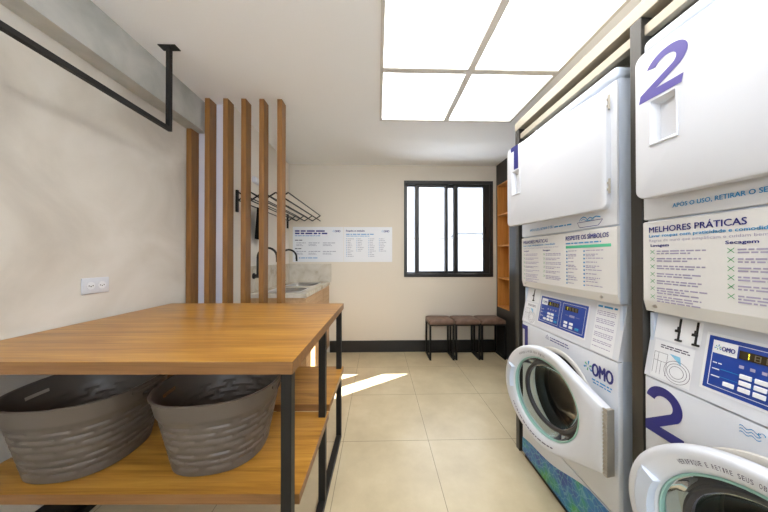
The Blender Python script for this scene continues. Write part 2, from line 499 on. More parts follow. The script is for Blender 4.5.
def washer(name, digit, Yfar, alpha, label):
    t = thing(name, label, 'washing machine', (.95, Yfar, 0), -PI/2)
    # cabinet: sides, back, top and bottom
    bm = bmesh.new()
    box(bm, XA+.002, XA+.012, .022, .76, .03, 1.105); box(bm, MW-.012, MW-.002, .022, .76, .03, 1.105)
    box(bm, XA+.012, MW-.012, .74, .76, .03, 1.105); box(bm, XA+.012, MW-.012, .05, .74, 1.085, 1.105); box(bm, XA+.012, MW-.012, .022, .74, .03, .045)
    obj('cabinet', bm, M_daywhite, t)
    obj('plinth', B(XA+.01, MW-.01, .012, .70, 0, .0295), M_rubber, t)
    fp = obj('front_panel', plate_hole(XA, MW, .262, .882, PC[0], PC[1], .208, 0, .02), M_white, t, smooth=True)
    obj('lower_panel', B(XA, MW, 0, .02, .032, .259, .005), M_white, t, smooth=True)
    # control panel, leaning back
    prof = [(0, .886), (.040, 1.108), (.06, 1.108), (.06, .886)]
    cp = obj('control_panel', prism(prof, XA, MW), M_white, t)
    # porthole surround, rubber gasket, drum
    ps = obj('porthole_rim', ring([(.236, -.0005), (.233, -.006), (.225, -.009), (.214, -.007), (.208, .004), (.206, .03)], *PC), M_frame, t, smooth=True)
    obj('gasket', ring([(.2075, .002), (.200, -.002), (.186, .002), (.172, .014), (.162, .03), (.170, .055), (.188, .075)], *PC), M_rubber, ps, smooth=True)
    bm = ring([(.19, .07), (.235, .085), (.24, .3), (.235, .50)], *PC)
    bmesh.ops.contextual_create(bm, geom=[e for e in bm.edges if e.is_boundary and all(abs(v.co.y-.50) < 1e-4 for v in e.verts)])
    obj('drum', bm, M_drum, t, smooth=True)
    # sea-coloured film along the bottom
    N = 40; bm = bmesh.new()
    def top(u): return .108 + .17*(u/MW) + .012*math.sin(u*13+1.0)
    lo = [bm.verts.new((u, -.0012, .034)) for u in [XA+(MW-XA)*k/N for k in range(N+1)]]
    hi = [bm.verts.new((u, -.0012, min(.256, top(u)))) for u in [XA+(MW-XA)*k/N for k in range(N+1)]]
    for k in range(N): bm.faces.new((lo[k], lo[k+1], hi[k+1], hi[k]))
    fl = obj('decorative_film', bm, M_sea, t); fl['label'] = 'blue and green bubble patterned film'
    # number
    bm = bmesh.new()
    if digit == 2: put_digit(bm, 2, .021, .698, .112, .168, flat(-.0012))
    else: put_digit(bm, 1, .021, .722, .060, .143, flat(-.0012))
    o = obj('machine_number', bm, M_navy, t); o['label'] = 'large navy number %d' % digit
    # logo low on the front / small pictogram
    if digit == 1:
        bm = bmesh.new(); omo_logo(bm, .515, .772, .140, .075, flat(-.0012))
        words(bm, .555, .760, .095, .006, flat(-.0012), 2); words(bm, .560, .748, .085, .005, flat(-.0012), 2)
        o = obj('logo', bm, None, t, mats=[M_navy, M_greend, M_cyan]); o['label'] = 'OMO logo in navy with a green splash'
        bm = bmesh.new()
        splash(bm, .262, .853, .014, flat(-.0012), (0, 0))
        words(bm, .285, .856, .135, .005, flat(-.0012), 0); words(bm, .285, .843, .135, .005, flat(-.0012), 0)
        obj('small_print', bm, M_navy, t)
    else:
        bm = bmesh.new()
        for k in range(3):
            tube_pts = [(.252+.038*i/12, -.0012, .860-.008*k+.003*math.sin(i*1.1)) for i in range(13)]
            for p, q in zip(tube_pts, tube_pts[1:]):
                bm.faces.new([bm.verts.new(v) for v in ((p[0], p[1], p[2]-.0011), (q[0], q[1], q[2]-.0011), (q[0], q[1], q[2]+.0011), (p[0], p[1], p[2]+.0011))])
        tube_pts = [(.290+.006*math.cos(a), -.0012, .858+.006*math.sin(a)) for a in [k*.5 for k in range(10)]]
        for p, q in zip(tube_pts, tube_pts[1:]):
            bm.faces.new([bm.verts.new(v) for v in (p, q, (q[0]+.002, q[1], q[2]+.001), (p[0]+.002, p[1], p[2]+.001))])
        words(bm, .305, .856, .135, .006, flat(-.0012), 0); words(bm, .305, .843, .135, .006, flat(-.0012), 0)
        obj('small_print', bm, M_cyan, t)
    # coin slots, instructions
    for k, u in enumerate((.099, .143)) if digit == 2 else enumerate((.099,)):
        bm = bmesh.new()
        def sbox(x0, x1, z0, z1, d):
            bm2 = B(x0, x1, -d, .004, z0, z1, .001)
            for v in bm2.verts: v.co.y += (v.co.z-.885)*.174
            return bm2
        parts = [(u-.0025, u+.0025, 1.030, 1.100), (u-.010, u+.003, 1.056, 1.064), (u-.007, u+.010, 1.028, 1.034), (u-.006, u+.001, 1.062, 1.074)]
        for q in parts:
            b2 = sbox(*q, .004 if q[1]-q[0] < .012 else .006)
            me = bpy.data.meshes.new('x'); b2.to_mesh(me); b2.free(); bm.from_mesh(me); bpy.data.meshes.remove(me)
        obj('coin_slot', bm, M_rubber, cp)
    bm = bmesh.new()
    quad(bm, .030, .155, 1.022, 1.100, slant, 0)
    obj('slot_plate', bm, M_paper, cp)
    bm = bmesh.new()
    s2 = lambda u, z: (u, slant(u, z)[1]-.0008, z)
    quad(bm, .036, .145, .893, 1.016, slant, 0)
    words(bm, .055, 1.001, .075, .0035, s2, 1); words(bm, .055, .994, .08, .0035, s2, 1)
    # line drawing: drawer, arrow, round door
    for (x0, x1, z0, z1) in ((.040, .078, .976, .977), (.040, .078, .948, .949), (.052, .053, .905, .976), (.062, .063, .905, .949), (.078, .079, .905, .977), (.040, .041, .905, .977)):
        quad(bm, x0, x1, z0, z1, s2, 1)
    for rr in (.034, .026, .018):
        for k in range(28):
            a, b_ = 2*PI*k/28, 2*PI*(k+1)/28
            P = [(.108+q*math.cos(w_), .930+q*math.sin(w_)) for q, w_ in ((rr, a), (rr, b_), (rr+.0012, b_), (rr+.0012, a))]
            bm.faces.new([bm.verts.new(s2(*p)) for p in P]).material_index = 1
    f = bm.faces.new([bm.verts.new(s2(*p)) for p in ((.083, .982), (.112, .980), (.117, .955), (.108, .962))]); f.material_index = 2
    o = obj('instruction_sticker', bm, None, cp, mats=[M_paper, M_txtd, mat('pale_blue_print', (130, 190, 220), .5)])
    # blue key panel with two modules
    bm = bmesh.new()
    s3 = lambda u, z: (u, slant(u, z)[1]-.0016, z)
    s4 = lambda u, z: (u, slant(u, z)[1]-.0024, z)
    quad(bm, .166, .512, .917, 1.080, slant, 1)
    quad(bm, .173, .505, .924, 1.072, s2, 0)
    def module(x0, x1, logo):
        e = .0016
        for q in ((x0, x1, 1.060, 1.060+e), (x0, x1, .934, .934+e), (x0, x0+e, .934, 1.060), (x1-e, x1, .934, 1.060)): quad(bm, *q, s3, 1)
        if logo: quad(bm, x0, x0+.050, 1.026, 1.060, s3, 1)
    module(.183, .331, True); module(.349, .494, False)
    words(bm, .188, .998, .02, .003, s3, 1); words(bm, .188, .981, .016, .003, s3, 1); words(bm, .188, .961, .02, .003, s3, 1)
    quad(bm, .205, .325, .9845, .986, s3, 4); quad(bm, .205, .325, .964, .9652, s3, 4)
    kp = obj('key_panel', bm, None, cp, mats=[M_panelblue, M_paper, M_screen, M_seg, M_cyan])
    kp['label'] = 'blue control display panel with white keys'
    bm = bmesh.new()
    put_text(bm, 'OMO', .203, 1.036, .026, .012, s4, .05, mi=0); splash(bm, .195, 1.043, .008, s4, (1, 2))
    obj('logo', bm, None, kp, mats=[M_navy, M_greend, M_cyan])
    for x0, lit in ((.237, True), (.366, True)):
        bm = bmesh.new(); quad(bm, x0, x0+.085, 1.028, 1.050, s4, 0)
        s5 = lambda u, z: (u, slant(u, z)[1]-.0030, z)
        for d in range(4):
            xx = x0+.008+d*.020
            mi = 1 if d == 0 else 2
            for q in ((xx+.009, xx+.011, 1.032, 1.038), (xx+.009, xx+.011, 1.040, 1.046)): quad(bm, *q, s5, mi)
            if d:
                for q in ((xx, xx+.011, 1.031, 1.0325), (xx, xx+.011, 1.038, 1.0395), (xx, xx+.011, 1.045, 1.0465), (xx, xx+.002, 1.032, 1.046)): quad(bm, *q, s5, mi)
        o = obj('display', bm, None, kp, mats=[M_screen, M_seg, M_segoff])
    keys = [(.214, .944), (.243, .944), (.243, .961), (.243, .978), (.270, .944), (.270, .961), (.270, .978), (.300, .944),
            (.372, .944), (.372, .961), (.408, .944), (.408, .961), (.446, .944)]
    for x, z in keys:
        bm = bmesh.new()
        b2 = B(x, x+.022, -.0045, -.001, z, z+.012, .0015)
        for v in b2.verts: v.co.y += (v.co.z-.885)*.174
        o = obj('key', b2, M_cyan if (x, z) in ((.300, .944), (.446, .944)) else M_paper, kp)
    bm = bmesh.new()
    for k in range(4): quad(bm, .240+.020*k, .249+.020*k, 1.004, 1.012, s4, 0)
    obj('key_symbols', bm, M_txt, kp); bm = bmesh.new()
    quad(bm, .375, .395, 1.004, 1.0055, s4, 0); quad(bm, .402, .435, .999, 1.010, s4, 0); quad(bm, .442, .465, 1.004, 1.0055, s4, 0)
    obj('key_symbols', bm, M_txt, kp)
    # notice on the right of the control panel
    bm = bmesh.new()
    quad(bm, .545, .650, .890, 1.098, slant, 0)
    words(bm, .552, 1.082, .09, .008, s2, 2)
    z = 1.064
    for blk in (3, 3, 2, 3, 2, 1):
        for k in range(blk):
            words(bm, .552, z, .088, .0034, s2, 1); z -= .0075
        z -= .011
    o = obj('notice_sticker', bm, None, cp, mats=[M_paper, M_txt, M_cyan])
    # ---- door, hung on the near side and standing ajar
    s0 = .308; cz = .578; cx = -s0; R0 = .252
    N = 96
    hull = []
    hh = .131; hz = -.010
    def tangent(h):   # tangent point angle from hinge corner (0, h) to circle centred (cx, 0)
        d = Vector((0-cx, h)); L = d.length; a = math.acos(R0/L); base = math.atan2(d.y, d.x)
        return base + (a if h > 0 else -a)
    at, ab = tangent(hh+hz), tangent(-hh+hz)
    def radial(th):
        # intersection of ray from centre with hull outline
        dx, dz = math.cos(th), math.sin(th)
        best = R0
        for (a, h) in ((at, hh+hz), (ab, -hh+hz)):
            p = Vector((R0*math.cos(a), R0*math.sin(a))); q = Vector((s0, h)); e = q-p
            den = dx*e.y - dz*e.x
            if abs(den) > 1e-9:
                tt = (p.x*e.y - p.y*e.x)/den; uu = (p.x*dz - p.y*dx)/den*1
                uu = ((dx*tt-p.x)*e.x + (dz*tt-p.y)*e.y)/e.length_squared
                if tt > 0 and -1e-6 <= uu <= 1+1e-6: best = max(best, tt)
        if dx < 0: best = max(best, R0*(1+.05*dx*dx))
        if dx > 0:
            tt = s0/dx; zz = tt*dz
            if -hh+hz <= zz <= hh+hz: best = max(R0 if tt < R0 else 0, tt)
        return best
    angs = [2*PI*k/N for k in range(N)]
    for h in (hh+hz, -hh+hz):
        a = math.atan2(h, s0) % (2*PI); k = min(range(N), key=lambda i: min(abs(angs[i]-a), 2*PI-abs(angs[i]-a))); angs[k] = a
    angs.sort()
    rad = [radial(a) for a in angs]
    def loop(f, y): return [(cx + f(r)*math.cos(a), y, cz + f(r)*math.sin(a)) for a, r in zip(angs, rad)]
    loops = [loop(lambda r: r-.004, .040), loop(lambda r: r, .034), loop(lambda r: r, .012), loop(lambda r: r-.004, .004), loop(lambda r: r-.012, 0),
             loop(lambda r: .232+(r-.252)*.3, .0015), loop(lambda r: .214+(r-.252)*.08, .005), loop(lambda r: .205, .008), loop(lambda r: .199, .012), loop(lambda r: .194, .022), loop(lambda r: .193, .045), loop(lambda r: .21, .046), loop(lambda r: r-.004, .040)]
    bm = loft(bmesh.new(), loops); bmesh.ops.remove_doubles(bm, verts=bm.verts[:], dist=1e-5)
    door = obj('door', bm, M_white, t, smooth=True)
    door.location = (MW-.005, -.055, 0); door.rotation_euler = (0, 0, math.radians(alpha))
    door['label'] = 'round white porthole door standing ajar'
    # grip: a recess edge on the far side of the ring
    bm = bmesh.new(); nn = 10; L1, L2, L3, L4 = [], [], [], []
    for k in range(nn+1):
        a = PI + (-.30 + .60*k/nn) - .1
        for L_, r_, y_ in ((L1, .199, .0075), (L2, .204, -.014), (L3, .236, -.008), (L4, .246, .003)):
            L_.append(bm.verts.new((cx+r_*math.cos(a), y_, cz+r_*math.sin(a))))
    for P, Q in ((L1, L2), (L2, L3), (L3, L4)):
        for k in range(nn): bm.faces.new((P[k], P[k+1], Q[k+1], Q[k]))
    bm.faces.new([L1[0], L2[0], L3[0], L4[0]]); bm.faces.new([L1[-1], L4[-1], L3[-1], L2[-1]])
    g = obj('door_grip', bm, M_daywhite, door)
    obj('seal', ring([(.195, .018), (.192, .015), (.189, .016), (.188, .024), (.189, .034), (.194, .034), (.195, .018)], cx, cz), M_teal, door, smooth=True)
    prof = [(.186, .026), (.180, .040), (.166, .062), (.154, .082), (.142, .100), (.11, .114), (.06, .120), (.001, .122)]
    obj('glass_bowl', ring(prof, cx, cz), M_glass, door, smooth=True)
    obj('inner_ring', ring([(.166, .060), (.160, .058), (.150, .062), (.152, .080)], cx, cz), mat('dark_ring', (56, 56, 60), .35), door, smooth=True)
    bm = bmesh.new()
    arc_text(bm, 'VERIFIQUE E RETIRE SEUS OBJETOS', cx, cz, .216, .70, -.14, .0105, -.0006, bold=.005)
    obj('lettering', bm, M_txtd, door)
    if digit == 1:
        bm = bmesh.new(); arc_dashes(bm, cx, cz, .219, PI-1.0, PI+.35, .006, -.0008); obj('small_print', bm, M_txtd, door)
    bm = bmesh.new()
    box(bm, .0, .014, -.002, .036, cz+hz-hh, cz+hz+hh, .001)
    for k in range(18): box(bm, -.001, .016, -.0045, 0, cz+hz-hh+.004+k*.015, cz+hz-hh+.0135+k*.015, .001)
    obj('hinge', bm, M_hinge, door)
    return t

def mesh_bool(bm_a, bm_b):
    ma = bpy.data.meshes.new('a'); bmesh.ops.recalc_face_normals(bm_a, faces=bm_a.faces[:]); bm_a.to_mesh(ma)
    mb = bpy.data.meshes.new('b'); bmesh.ops.recalc_face_normals(bm_b, faces=bm_b.faces[:]); bm_b.to_mesh(mb)
    oa = bpy.data.objects.new('a', ma); ob = bpy.data.objects.new('b', mb); COL.objects.link(oa); COL.objects.link(ob)
    md = oa.modifiers.new('x', 'BOOLEAN'); md.operation = 'DIFFERENCE'; md.object = ob; md.solver = 'EXACT'
    dg = bpy.context.evaluated_depsgraph_get(); dg.update()
    me = bpy.data.meshes.new_from_object(oa.evaluated_get(dg))
    bm = bmesh.new(); bm.from_mesh(me)
    for x in (oa, ob): bpy.data.objects.remove(x)
    for x in (ma, mb, me): bpy.data.meshes.remove(x)
    return bm

def rounded_slab(x0, x1, z0, z1, y0, y1, r=.03, e=.008, crown=.0):
    def rr(k):
        P = []
        for (cx, cz, a0) in ((x1-r, z1-r, 0), (x0+r, z1-r, PI/2), (x0+r, z0+r, PI), (x1-r, z0+r, 1.5*PI)):
            for i in range(7):
                a = a0 + PI/2*i/6; P.append((cx+(r-k)*math.cos(a), cz+(r-k)*math.sin(a)))
        return P
    loops = [[(x, y1, z) for x, z in rr(0)], [(x, y0+e, z) for x, z in rr(0)], [(x, y0+e*.3, z) for x, z in rr(e*.3)], [(x, y0, z) for x, z in rr(e)]]
    return loft(bmesh.new(), loops, True, True)

def dryer(name, digit, Yfar, alpha, label):
    t = thing(name, label, 'tumble dryer', (.95, Yfar, 1.108), -PI/2)
    Z = 1.108
    def sh(bm, dz=-Z):
        for v in bm.verts: v.co.z += dz
        return bm
    # body
    obj('cabinet', sh(B(XA+.002, MW-.002, .012, .76, 1.112, 2.045, .006)), M_daywhite, t, smooth=True)
    obj('top_cap', sh(B(XA+.0005, MW+.003, -.004, .76, 2.012, 2.068, .02, 4)), M_daywhite, t, smooth=True)
    fp = obj('front_panel', sh(B(XA, MW, .0, .0115, 1.431, 2.011, .005)), M_white, t, smooth=True)
    # info panel with its undercut bottom edge
    prof = [(0, 1.150), (0, 1.421), (.006, 1.426), (.0115, 1.426), (.0115, 1.112), (.010, 1.112)]
    bm = prism(prof, XA, MW)
    ip = obj('info_panel', sh(bm), M_cream_p, t)
    for u in (.05, .60):
        obj('screw', sh(tube(bmesh.new(), [(u, .0005, 1.132), (u, .009, 1.132)], .006, 10)), M_steel, ip)
    F = lambda u, z: (u, -.0012, z-Z)
    # print on the info panel
    def line(name, txt, x, z, w_, h_, m, bold=0.0):
        bm = bmesh.new(); put_text(bm, txt, x, z, w_, h_, F, bold); obj(name, bm, m, ip)
    line('heading', 'MELHORES PRÁTICAS', .037, 1.386, .232, .0235, M_navy, .02)
    line('column_title', 'Lavagem', .042, 1.334, .054, .0115, M_navy, .04)
    line('column_title', 'Secagem', .229, 1.334, .060, .0115, M_navy, .04)
    line('heading', 'RESPEITE OS SÍMBOLOS', .404, 1.385, .235, .0255, M_navy, .03)
    line('subheading', 'Lavar roupas com praticidade e comodidade', .037, 1.3665, .290, .0125, M_cyan, .03)
    line('intro_line', 'Regras de ouro que simplificam e cuidam bem de suas', .037, 1.351, .315, .0115, M_txt)
    bm = bmesh.new(); words(bm, .404, 1.366, .20, .006, F, 0); obj('subheading', bm, M_cyan, ip)
    for u, x, l, rows in ((.047, .060, .135, (1.319, 1.294, 1.269, 1.243, 1.219, 1.194, 1.166)), (.239, .252, .125, (1.319, 1.294, 1.270, 1.246, 1.222, 1.196))):
        bm = bmesh.new(); bg_ = bmesh.new()
        for k, z in enumerate(rows):
            words(bm, x, z, l - .02*random.random(), .0042, F, 0); words(bm, x, z-.008, .07+.055*random.random(), .0042, F, 0)
            if k > 4: words(bm, x, z-.016, l*.85, .0042, F, 0)
            for sg in (1, -1):
                a, b_ = (u-.0065, z-.0065*sg), (u+.0065, z+.0065*sg)
                bg_.faces.new([bg_.verts.new(F(*q)) for q in ((a[0], a[1]-.0011), (b_[0], b_[1]-.0011), (b_[0], b_[1]+.0011), (a[0], a[1]+.0011))])
        obj('small_print', bm, M_txt, ip); obj('green_marks', bg_, M_greend, ip)
    for u, x, l in ((.407, .420, .03), (.512, .525, .05)):
        bm = bmesh.new(); bc = bmesh.new()
        for k in range(10):
            quad(bc, u, u+.008, 1.326-.0175*k, 1.333-.0175*k, F, 0)
            words(bm, x, 1.330-.0175*k, l+.04*random.random(), .004, F, 0)
            if k % 3 == 1: words(bm, x, 1.323-.0175*k, .05, .004, F, 0)
        obj('small_print', bm, M_txt, ip); obj('symbol_column', bc, M_cyan, ip)
    bm = bmesh.new(); quad(bm, .404, .650, 1.345, 1.358, F, 0); obj('green_bar', bm, M_green, ip)
    # strip under the door
    bm = bmesh.new()
    put_text(bm, 'APÓS O USO, RETIRAR O SEU', .107, 1.4585, .208, .0185, F, .022)
    if digit == 1: words(bm, .322, 1.460, .12, .007, F, 0)
    obj('lettering', bm, M_cyan, fp)
    if digit == 1:   # little boat of laundry
        bm = bmesh.new()
        for (x0, x1, z0, z1) in ((.478, .612, 1.4625, 1.4650), (.492, .590, 1.4385, 1.4410)): quad(bm, x0, x1, z0, z1, F, 1)
        def stroke(P, w=.0024, mi=1):
            for (a, b_), (c, d) in zip(P, P[1:]):
                bm.faces.new([bm.verts.new(F(*q)) for q in ((a, b_-w/2), (c, d-w/2), (c, d+w/2), (a, b_+w/2))]).material_index = mi
        stroke([(.478, 1.4635), (.484, 1.452), (.492, 1.4398)], .004); stroke([(.612, 1.4635), (.603, 1.452), (.590, 1.4398)], .004)
        stroke([(.490, 1.470), (.500, 1.482), (.514, 1.487), (.528, 1.480), (.534, 1.471), (.548, 1.479), (.562, 1.474), (.580, 1.480), (.602, 1.474)], .005, 0)
        stroke([(.500, 1.470), (.512, 1.478), (.524, 1.470), (.540, 1.466), (.570, 1.470)], .003, 0)
        obj('boat_drawing', bm, None, fp, mats=[M_cyan, M_navy])
    # ---- door
    W = .615; z0, z1 = 1.498, 1.992
    A = rounded_slab(-W, 0, z0, z1, 0, .028)
    hx0, hx1 = -W+.050, -W+.118
    hz0, hz1 = (1.672, 1.812)
    if digit == 1: hz0, hz1 = (1.690, 1.835)
    cut = loft(bmesh.new(), [[(hx0, -.01, hz0), (hx1, -.01, hz0), (hx1, -.01, hz1), (hx0, -.01, hz1)],
                             [(hx0, .0, hz0), (hx1, .0, hz0), (hx1, .0, hz1), (hx0, .0, hz1)],
                             [(hx0+.012, .022, hz0+.012), (hx1-.004, .014, hz0+.012), (hx1-.004, .014, hz1-.012), (hx0+.012, .022, hz1-.012)]], True, True)
    D = mesh_bool(A, cut)
    d = obj('door', sh(D), M_white, t)
    for p in d.data.polygons: p.use_smooth = True
    try: d.data.set_sharp_from_angle(angle=math.radians(30))
    except Exception: pass
    d.location = (MW-.022, -.022, 0); d.rotation_euler = (0, 0, math.radians(alpha))
    d['label'] = 'white square dryer door standing slightly ajar'
    bm = bmesh.new()
    e = .0045
    box(bm, hx0-e, hx1+e, -.005, .001, hz0-e, hz0, .001); box(bm, hx0-e, hx1+e, -.002, .001, hz1, hz1+e, .0008)
    box(bm, hx0-e, hx0, -.002, .001, hz0, hz1, .0008); box(bm, hx1, hx1+e, -.004, .001, hz0, hz1, .001)
    obj('door_handle', sh(bm), M_white, d)
    G = lambda u, z: (u, -.0012, z-Z)
    bm = bmesh.new()
    if digit == 2: put_digit(bm, 2, -W+.016, 1.822, .116, .136, G, .2)
    else: put_digit(bm, 1, -W+.040, 1.845, .066, .145, G)
    o = obj('machine_number', bm, M_navyglare if digit == 2 else M_navy, d); o['label'] = 'large number %d' % digit
    for zz in (1.56, 1.90):
        bm = tube(bmesh.new(), [(.005, .008, zz), (.005, .008, zz+.060)], .004, 10)
        box(bm, -.006, .005, .004, .012, zz+.012, zz+.022, .002); box(bm, -.006, .005, .004, .012, zz+.038, zz+.048, .002)
        obj('hinge', sh(bm), M_hinge, d)
    return t

washer('washing_machine', 1, 1.645, 11.0, 'white front-loading washing machine with a large navy 1, door ajar, under the farther dryer')
washer('washing_machine', 2, .889, 10.5, 'white front-loading washing machine with a large navy 2, door ajar, nearest the viewer')
dryer('tumble_dryer', 1, 1.645, 8.6, 'white tumble dryer with a 1 on its open square door, stacked on the farther washer')
dryer('tumble_dryer', 2, .889, 3.0, 'white tumble dryer with a glare-paled navy 2 on its square door, stacked on the nearest washer')

# ============================================================ SHELF CABINET (far right corner)
CX = 1.648
cb = thing('shelf_cabinet', 'tall black cabinet in the far right corner with an open wooden shelf niche', 'cabinet', (CX, 2.70, 0))
nz0, nz1 = .627, 2.29; ny0, ny1 = .40, .715
bm = bmesh.new()
box(bm, 0, .29, 0, ny0, 0, 2.575); box(bm, 0, .29, ny1, .738, 0, 2.575)
box(bm, 0, .29, ny0, ny1, 0, nz0); box(bm, 0, .29, ny0, ny1, nz1, 2.575); box(bm, .28, .29, ny0, ny1, nz0, nz1)
obj('carcass', bm, mat('black_laminate', (38, 37, 36), .4), cb)
bm = bmesh.new(); e = .012
box(bm, .0, .279, ny0, ny0+e, nz0, nz1); box(bm, 0, .279, ny1-e, ny1, nz0, nz1)
box(bm, 0, .279, ny0+e, ny1-e, nz0, nz0+e); box(bm, 0, .279, ny0+e, ny1-e, nz1-e, nz1); box(bm, .267, .279, ny0+e, ny1-e, nz0+e, nz1-e)
obj('niche_lining', bm, M_niche, cb)
for z in (1.874, 1.456, 1.02):
    obj('shelf', B(.004, .267, ny0+e, ny1-e, z-.008, z+.008, .001), M_niche, cb)

# ============================================================ STOOLS
def stool():
    t = thing('stool', '', 'stool')
    w, d, h = .326, .29, .50
    x0, x1, y0, y1 = -w/2+.004, w/2-.004, -d/2+.004, d/2-.004; s = .022
    # padded seat
    bm = bmesh.new()
    nx = 14
    def pr(k, z):
        P = []; r = .028
        for (cx, cy, a0) in ((w/2-r, d/2-r, 0), (-w/2+r, d/2-r, PI/2), (-w/2+r, -d/2+r, PI), (w/2-r, -d/2+r, 1.5*PI)):
            for i in range(6):
                a = a0+PI/2*i/5; P.append(((cx+r*math.cos(a))*k, (cy+r*math.sin(a))*k, z))
        return P
    loft(bm, [pr(.97, .452), pr(1, .458), pr(1, .484), pr(.985, .494), pr(.93, .501), pr(.78, .508), pr(.5, .513), pr(.2, .514)], True, True)
    obj('seat', bm, M_leather, t, smooth=True)
    for x in (x0, x1-s):
        for y in (y0, y1-s):
            obj('leg', B(x, x+s, y, y+s, s+.0002, .433, .001), M_blk, t)
    bm = bmesh.new()
    box(bm, x0, x1, y0, y0+s, .4335, .4515); box(bm, x0, x1, y1-s, y1, .4335, .4515); box(bm, x0, x0+s, y0+s, y1-s, .4335, .4515); box(bm, x1-s, x1, y0+s, y1-s, .4335, .4515)
    obj('seat_frame', bm, M_blk, t)
    bm = bmesh.new()
    box(bm, x0, x0+s, y0, y1, 0, s); box(bm, x1-s, x1, y0, y1, 0, s); box(bm, x0+s, x1-s, y1-s, y1, 0, s)
    obj('floor_bar', bm, M_blk, t)
    return t
proto = stool()
labs = ['brown padded stool on black frame at the left end of the row, under the window',
        'brown padded stool on black frame between the two other stools',
        'brown padded stool on black frame at the right end, beside the tall black cabinet']
for i in range(3):
    s_ = proto if i == 0 else copy_tree(proto)
    s_.location = (.810 + .3305*i, 3.285, 0); s_['label'] = labs[i]; s_['group'] = 'row of brown stools under the window'

# ============================================================ WORK TABLE
TX0, TX1, TY0, TY1 = XL+.006, -.274, .811, 1.84
tb = thing('work_table', 'large high wooden folding table with black metal legs and shelves along the left wall', 'table', (TX1, TY0, 0), math.radians(-1.3))
w = TX1-TX0; d = TY1-TY0
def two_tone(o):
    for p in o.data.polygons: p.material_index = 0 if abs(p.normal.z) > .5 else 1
o = obj('tabletop', B(-w, 0, 0, d, .924, .965, .0015), None, tb, mats=[M_table, M_tableY]); two_tone(o)
o = obj('shelf', B(-w, -.004, .080, .552, .431, .4675, .0015), None, tb, mats=[M_table, M_tableY]); two_tone(o)
o['label'] = 'lower front shelf board'
o = obj('shelf', B(-w, 0, .553, d-.002, .4685, .505, .0015), None, tb, mats=[M_table, M_tableY]); two_tone(o)
o['label'] = 'raised rear shelf board'
s = .035
for x1 in (-.012, -w+.012+s):
    for y0 in (.022, .500, .982):
        top = .923
        obj('leg', B(x1-s, x1, y0, y0+s, .0355, top, .0015), M_blk, tb)
    obj('floor_bar', B(x1-s, x1, .022, .982+s, 0, .035, .0015), M_blk, tb)

# ============================================================ LAUNDRY BASKETS
def basket():
    t = thing('laundry_basket', '', 'basket')
    H = .300; a, b = .234, .222; n = 2.4; tp = .058; N = 168; ROWS = 44
    def pt(k, f, off=0):
        th = 2*PI*k/N; c, s = math.cos(th), math.sin(th)
        aa, bb = a - tp*(1-f) + off, b - tp*(1-f) + off
        return (aa*abs(c)**(2/n)*(1 if c >= 0 else -1), bb*abs(s)**(2/n)*(1 if s >= 0 else -1))
    def weave(k, f):
        if f > .74 or f < .06: return 0
        row = (f-.06)/.68*7; ri = int(row); fr = row-ri
        cells = 12; c = k/N*cells + (.5 if ri % 2 else 0); cf = c-int(c)
        lens = 1 - ((cf-.5)/.46)**2; v = lens*.30
        if v <= 0: return 0
        dz = abs(fr-.5)/max(v, .01)
        return -.006*max(0, 1-dz*dz)
    bm = bmesh.new(); loops = []
    for i in range(ROWS+1):
        f = i/ROWS
        loops.append([(*pt(k, f, weave(k, f) + (.0045 if f > .76 else 0)), .004+f*(H-.004)) for k in range(N)])
    loops.insert(0, [(*pt(k, 0, -.008), 0) for k in range(N)])
    loops.append([(*pt(k, 1, .009), H+.001) for k in range(N)]); loops.append([(*pt(k, 1, .004), H+.004) for k in range(N)])
    loops.append([(*pt(k, 1, -.004), H+.001) for k in range(N)])
    for i in range(ROWS, 0, -2):
        f = i/ROWS
        loops.append([(*pt(k, f, weave(k, f) - .004), .004+f*(H-.004)) for k in range(N)])
    loops.append([(*pt(k, 0, -.014), .008) for k in range(N)])
    R = [[bm.verts.new(p) for p in l] for l in loops]
    nout = len(R)
    def hand(k, zmid):
        th = (k+.5)/N
        for c in (0, .5):
            dd = min(abs(th-c), 1-abs(th-c))
            lim = .026
            if dd < lim and .240 < zmid < .266: return True
        return False
    for A, C in zip(R, R[1:]):
        for k in range(N):
            z = (A[k].co.z + C[k].co.z)/2
            if hand(k, z) : continue
            bm.faces.new((A[k], A[(k+1) % N], C[(k+1) % N], C[k]))
    bm.faces.new(R[0][::-1]); bm.faces.new(R[-1])
    obj('bowl', bm, M_basket, t, smooth=True)
    # raised handle grips over the openings at both ends
    for sgn in (0, N//2):
        bm = bmesh.new(); pts = []
        for k in range(-9, 10):
            x, y = pt((sgn+k) % N, .95, .003); pts.append((x, y, .283))
        tube(bm, pts, .0065, 8); obj('handle', bm, M_basket, t, smooth=True)
    return t
bk = basket()
bk.location = (-.680, 1.132, .468); bk.rotation_euler = (0, 0, .12)
bk['label'] = 'taupe plastic woven-look laundry basket on the shelf, right one beside the front table leg'
bk2 = copy_tree(bk); bk2.location = (-1.222, 1.112, .468); bk2.rotation_euler = (0, 0, .06)
bk2['label'] = 'taupe plastic woven-look laundry basket on the shelf, left one against the concrete wall'
for q in (bk, bk2): q['group'] = 'laundry baskets under the table'

